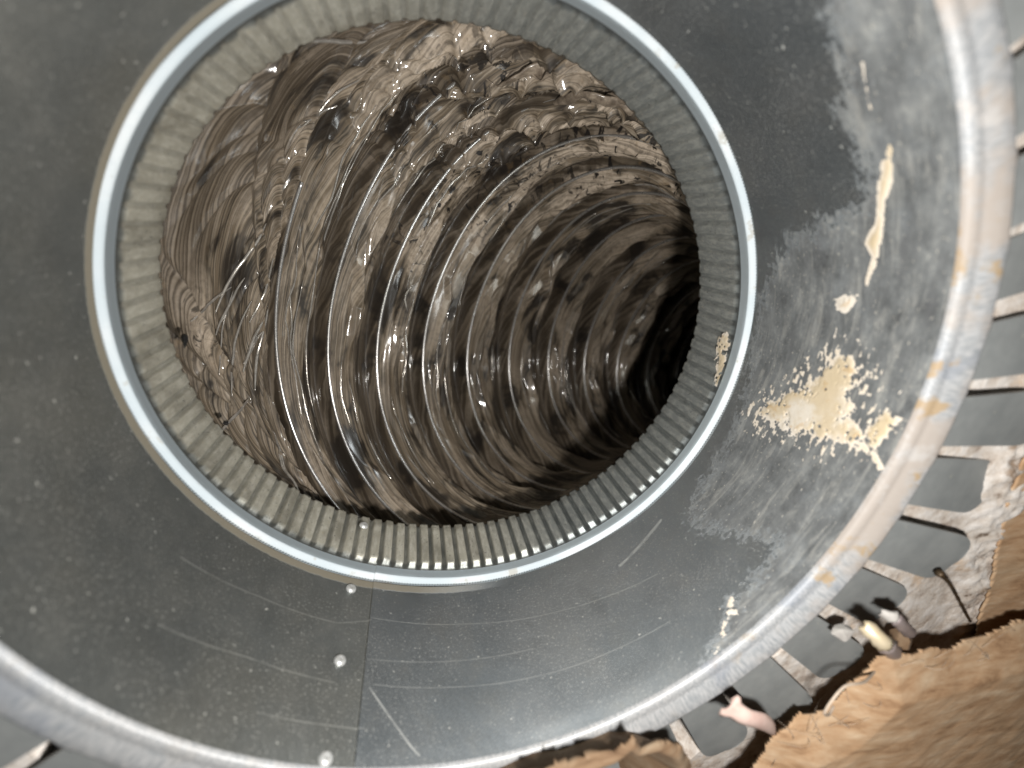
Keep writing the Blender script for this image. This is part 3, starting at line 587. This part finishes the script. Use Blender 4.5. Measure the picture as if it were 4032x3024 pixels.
# ------------------------------------------------------------------ the board under the tabs and the torn brown paper in front
C_EDGE = [(1.675, -1.07), (1.60, -.733), (1.495, -.401), (1.475, -.17), (1.53, .05), (1.75, .62), (2.9, .62), (2.9, -1.2), (1.95, -1.16)]
def gypsum():
    n, m = 190, 900; t = np.linspace(-PI, PI, m, endpoint=False); deg = np.degrees(t)
    r0 = 1.185 + .05 * (fbm(t * 14 + 60, 0 * t, 401, 4) - .5) * 2 + .05 * smooth(deg, -12, -30) + .22 * smooth(deg, -46, -62) * smooth(deg, -150, -118) - .02 * smooth(deg, -30, 0)
    u = np.linspace(0, 1, n)[:, None]; R = r0[None] + (2.7 - r0[None]) * u ** 1.5; T = np.broadcast_to(t, R.shape)
    x, y = R * np.cos(T), R * np.sin(T); sd = poly_sdf(x, y, C_EDGE)
    rg = smooth(sd, -.13, -.02); lump = fbm(x * 9 + 80, y * 9 + 80, 411, 5) - .5; l2 = ridge(fbm(x * 26 + 80, y * 26 + 80, 421, 4)) - .6
    z = .570 + .010 * lump + rg * (.022 + .045 * lump + .022 * l2)
    P = np.stack([x, y, z], -1); low = P[:1].copy(); low[..., 2] -= .13; low[..., :2] *= 1.012
    P = np.concatenate([low, P]); rg = np.concatenate([rg[:1] + .5, rg + .25 * smooth(R, 1.45, 1.55)])
    o = link('plaster_board', grid_mesh('plaster_board', P, True, {'rough': np.clip(rg, 0, 1)}), M['gyp'])
    tag(o, 'white chalky plaster board with a crumbling edge, lying under the bent grey tabs', 'board'); return o
gypsum()
def slab(name, poly, ztop, mat, seed, rag=.03, res=.011, thick=.05, parent=None, hmod=None):
    q = np.array(poly); xs = np.arange(q[:, 0].min() - .05, q[:, 0].max() + .05, res); ys = np.arange(q[:, 1].min() - .05, q[:, 1].max() + .05, res)
    Xg, Yg = np.meshgrid(xs, ys, indexing='ij'); sd = poly_sdf(Xg, Yg, poly); f = sd + rag * 2 * (fbm(Xg * 12 + 90, Yg * 12 + 90, seed, 5) - .5)
    fib = fbm((Xg * .85 + Yg * .53) * 7 + 90, (-Xg * .53 + Yg * .85) * 34 + 90, seed + 3, 4) - .5
    Z = ztop(Xg, Yg, sd) + .004 * fib + .012 * (fbm(Xg * 5 + 50, Yg * 5 + 50, seed + 7, 3) - .5)
    keep = f > 0; k4 = keep[:-1, :-1] & keep[1:, :-1] & keep[1:, 1:] & keep[:-1, 1:]
    I = np.arange(Xg.size).reshape(Xg.shape); F = np.stack([I[:-1, :-1], I[1:, :-1], I[1:, 1:], I[:-1, 1:]], -1)[k4]
    u, inv = np.unique(F, return_inverse=True); V = np.stack([Xg, Yg, Z], -1).reshape(-1, 3)[u]
    o = link(name, raw_mesh(name, V, inv.reshape(-1, 4)), mat, parent)
    md = o.modifiers.new('thick', 'SOLIDIFY'); md.thickness = thick * S; md.offset = -1
    return o
o = slab('paper_facing', C_EDGE, lambda x, y, d: .606 + .02 * smooth(d, 0, .2), M['brown2'], 501, .010, .010, .006)
tag(o, 'flat tan paper face of the plaster board at the right edge, behind the dark crack', 'board facing')
B_POLY = [(.58, -1.36), (.72, -1.14), (.77, -1.02), (.91, -.985), (.96, -.90), (1.01, -.815), (1.085, -.80), (1.322, -.825), (1.537, -.805), (2.4, -.76), (2.4, -2.3), (.2, -2.3), (.40, -1.62)]
bp = empty('torn_paper', (1.2, -1.3, .7)); tag(bp, 'thick orange brown fibrous torn paper filling the lower right corner, nearest to the viewer', 'torn paper')
slab('torn_sheet', B_POLY, lambda x, y, d: .655 + .115 * np.sqrt(np.clip((d + .03) / .15, 0, 1)) + .14 * np.clip(d - .05, 0, .8), M['brown'], 511, .020, .005, .012, bp)
A_POLY = [(-.10, -.93), (.03, -.90), (.12, -.915), (.21, -.90), (.275, -.845), (.305, -.90), (.36, -.905), (.43, -.965), (.47, -1.06), (.50, -1.4), (-.35, -1.4), (-.25, -1.0)]
o = slab('paper_flap', A_POLY, lambda x, y, d: .715 + .03 * smooth(d, 0, .04) - 1.1 * np.clip(d - .02, 0, .4), M['dark'], 521, .02, .007, .02)  # darker brown than the torn sheet: the flap's shade is in the colour
tag(o, 'ragged brown paper flap, shade painted into its colour, hanging over the rim at the bottom edge', 'paper flap')
# frayed fibres along the torn edge
r = np.random.default_rng(5); Vs = []; Fs = []; nv = 0; eg = np.array(B_POLY[1:10])
for k in range(26):
    i = r.integers(0, len(eg) - 1); p = eg[i] + (eg[i + 1] - eg[i]) * r.random(); a = r.uniform(1.4, 2.9); L = r.uniform(.05, .15); b = r.normal() * 1.6; h = r.uniform(.0, .06)
    tl = np.linspace(0, 1, 9); c = np.stack([p[0] + .03 + L * tl * np.cos(a + b * tl), p[1] - .05 + L * tl * np.sin(a + b * tl), .715 + h * np.sin(PI * tl)], -1)
    w = (.0013 * (1 - .7 * tl))[:, None]; q = np.concatenate([c + w * np.array(d_) for d_ in ((1, 0, .3), (-.5, .8, 0), (-.5, -.8, .2))])
    Vs.append(q); Fs += [[nv + a_ * 9 + j, nv + a_ * 9 + j + 1, nv + (a_ + 1) % 3 * 9 + j + 1, nv + (a_ + 1) % 3 * 9 + j] for a_ in range(3) for j in range(8)]; nv += 27
o = link('frayed_fibres', raw_mesh('frayed_fibres', np.concatenate(Vs), np.array(Fs)), M['hair'], bp); o['kind'] = 'stuff'

# ------------------------------------------------------------------ small loose things along the torn edge
# curled sliver of pink paper
c = spline([(.545, -.835, .72), (.585, -.862, .745), (.64, -.895, .75), (.70, -.965, .735), (.765, -1.065, .70)], 24)
w = np.interp(np.linspace(0, 1, 24), [0, .06, .14, .5, 1], [.020, .046, .026, .028, .014])
P = []
for v in np.linspace(-1, 1, 7):
    nrm = np.array([.62, .78, 0]); P.append(c + (v * w)[:, None] * nrm + np.array([0, 0, -.012]) * v * v)
o = link('paper_curl', grid_mesh('paper_curl', np.array(P), False), M['pink']); md = o.modifiers.new('thick', 'SOLIDIFY'); md.thickness = .0009
tag(o, 'curled pale pink sliver of paper standing in front of the lower tabs', 'paper curl')
def shred(pts, ws, tip, mat, label):
    c = spline(pts, 20); w = np.interp(np.linspace(0, 1, 20), np.linspace(0, 1, len(ws)), ws); rn = np.random.default_rng(len(label)); P = []
    T = np.gradient(c, axis=0); T /= np.linalg.norm(T, axis=1)[:, None]; N_ = np.cross(T, (0, 0, 1.)); N_ /= np.linalg.norm(N_, axis=1)[:, None]
    for v in np.linspace(-1, 1, 7): P.append(c + (v * w * (1 + .25 * rn.normal(size=20) * abs(v)))[:, None] * N_ - np.outer(w * v * v * .7, (0, 0, 1.)))
    P = np.array(P); root = empty('paper_shred', pts[-1]); tag(root, label, 'paper shred', 'paper shreds along the torn edge')
    for nm, a, b, mt in (('tip', 0, 7, tip), ('strip', 6, 20, mat)):
        o = link(nm, grid_mesh(nm, P[:, a:b].copy(), False), mt, root); md = o.modifiers.new('thick', 'SOLIDIFY'); md.thickness = .0007
shred([(.915, -.630, .72), (.945, -.655, .765), (1.0, -.71, .755), (1.07, -.775, .73), (1.14, -.84, .70)], [.010, .020, .014, .018, .012], M['head'], M['shank'], 'curled purplish shred of torn paper with a bright cream tip')
shred([(1.03, -.655, .68), (1.06, -.665, .705), (1.12, -.72, .70), (1.20, -.79, .68)], [.007, .013, .012, .014], M['chip'], M['shank'], 'small grey shred of torn paper with a whitish tip, beside the cream tipped shred')
c = spline([(1.27, -.60, .640), (1.32, -.645, .650), (1.41, -.74, .645), (1.52, -.86, .64)], 30)
o = link('shadow_strand', tube_mesh('shadow_strand', c, .0035 + .009 * np.exp(-np.linspace(0, 7, 30)) + .002 * np.random.default_rng(3).random(30), 8), M['black'])  # dark strip drawn in place of a shadow on the board
tag(o, 'thin dark strand standing in for a cast shadow on the white crumbly board', 'strand')
# pale chips and a grey lump of putty
def lump(name, loc, sc, mat, seed, label, cat):
    bm = bmesh.new(); r = random.Random(seed)
    for k in range(26):
        v = Vector((r.gauss(0, 1), r.gauss(0, 1), r.gauss(0, 1))).normalized() * r.uniform(.65, 1.1); bm.verts.new((v.x * sc[0] * S, v.y * sc[1] * S, v.z * sc[2] * S))
    bmesh.ops.convex_hull(bm, input=bm.verts)
    for v in [v for v in bm.verts if not v.link_faces]: bm.verts.remove(v)
    me = bpy.data.meshes.new(name); bm.to_mesh(me); bm.free()
    o = link(name, me, mat); o.location = Vector(loc) * S; o.rotation_euler = (0, 0, r.uniform(0, 3)); return tag(o, label, cat)
lump('plaster_crumb', (.945, -.735, .66), (.045, .03, .02), M['chip'], 3, 'white crumb of plaster lying left of the cream tipped shred', 'crumb')
lump('crack_shade_lump', (1.20, -.86, .66), (.10, .04, .03), M['dark'], 7, 'dark lump standing in for the shade in the crack behind the torn paper', 'shade filler')  # dark lump added where the torn sheet shades the crack
# stray hair looping out of the torn edge
c = spline([(1.03, -.84, .72), (.93, -.80, .76), (.85, -.775, .77), (.805, -.80, .78), (.795, -.85, .78), (.83, -.885, .77), (.87, -.895, .75)], 60)
o = link('stray_hair', tube_mesh('stray_hair', c, .0035, 6), M['hair']); tag(o, 'single pale looping hair standing off the torn paper edge', 'hair')
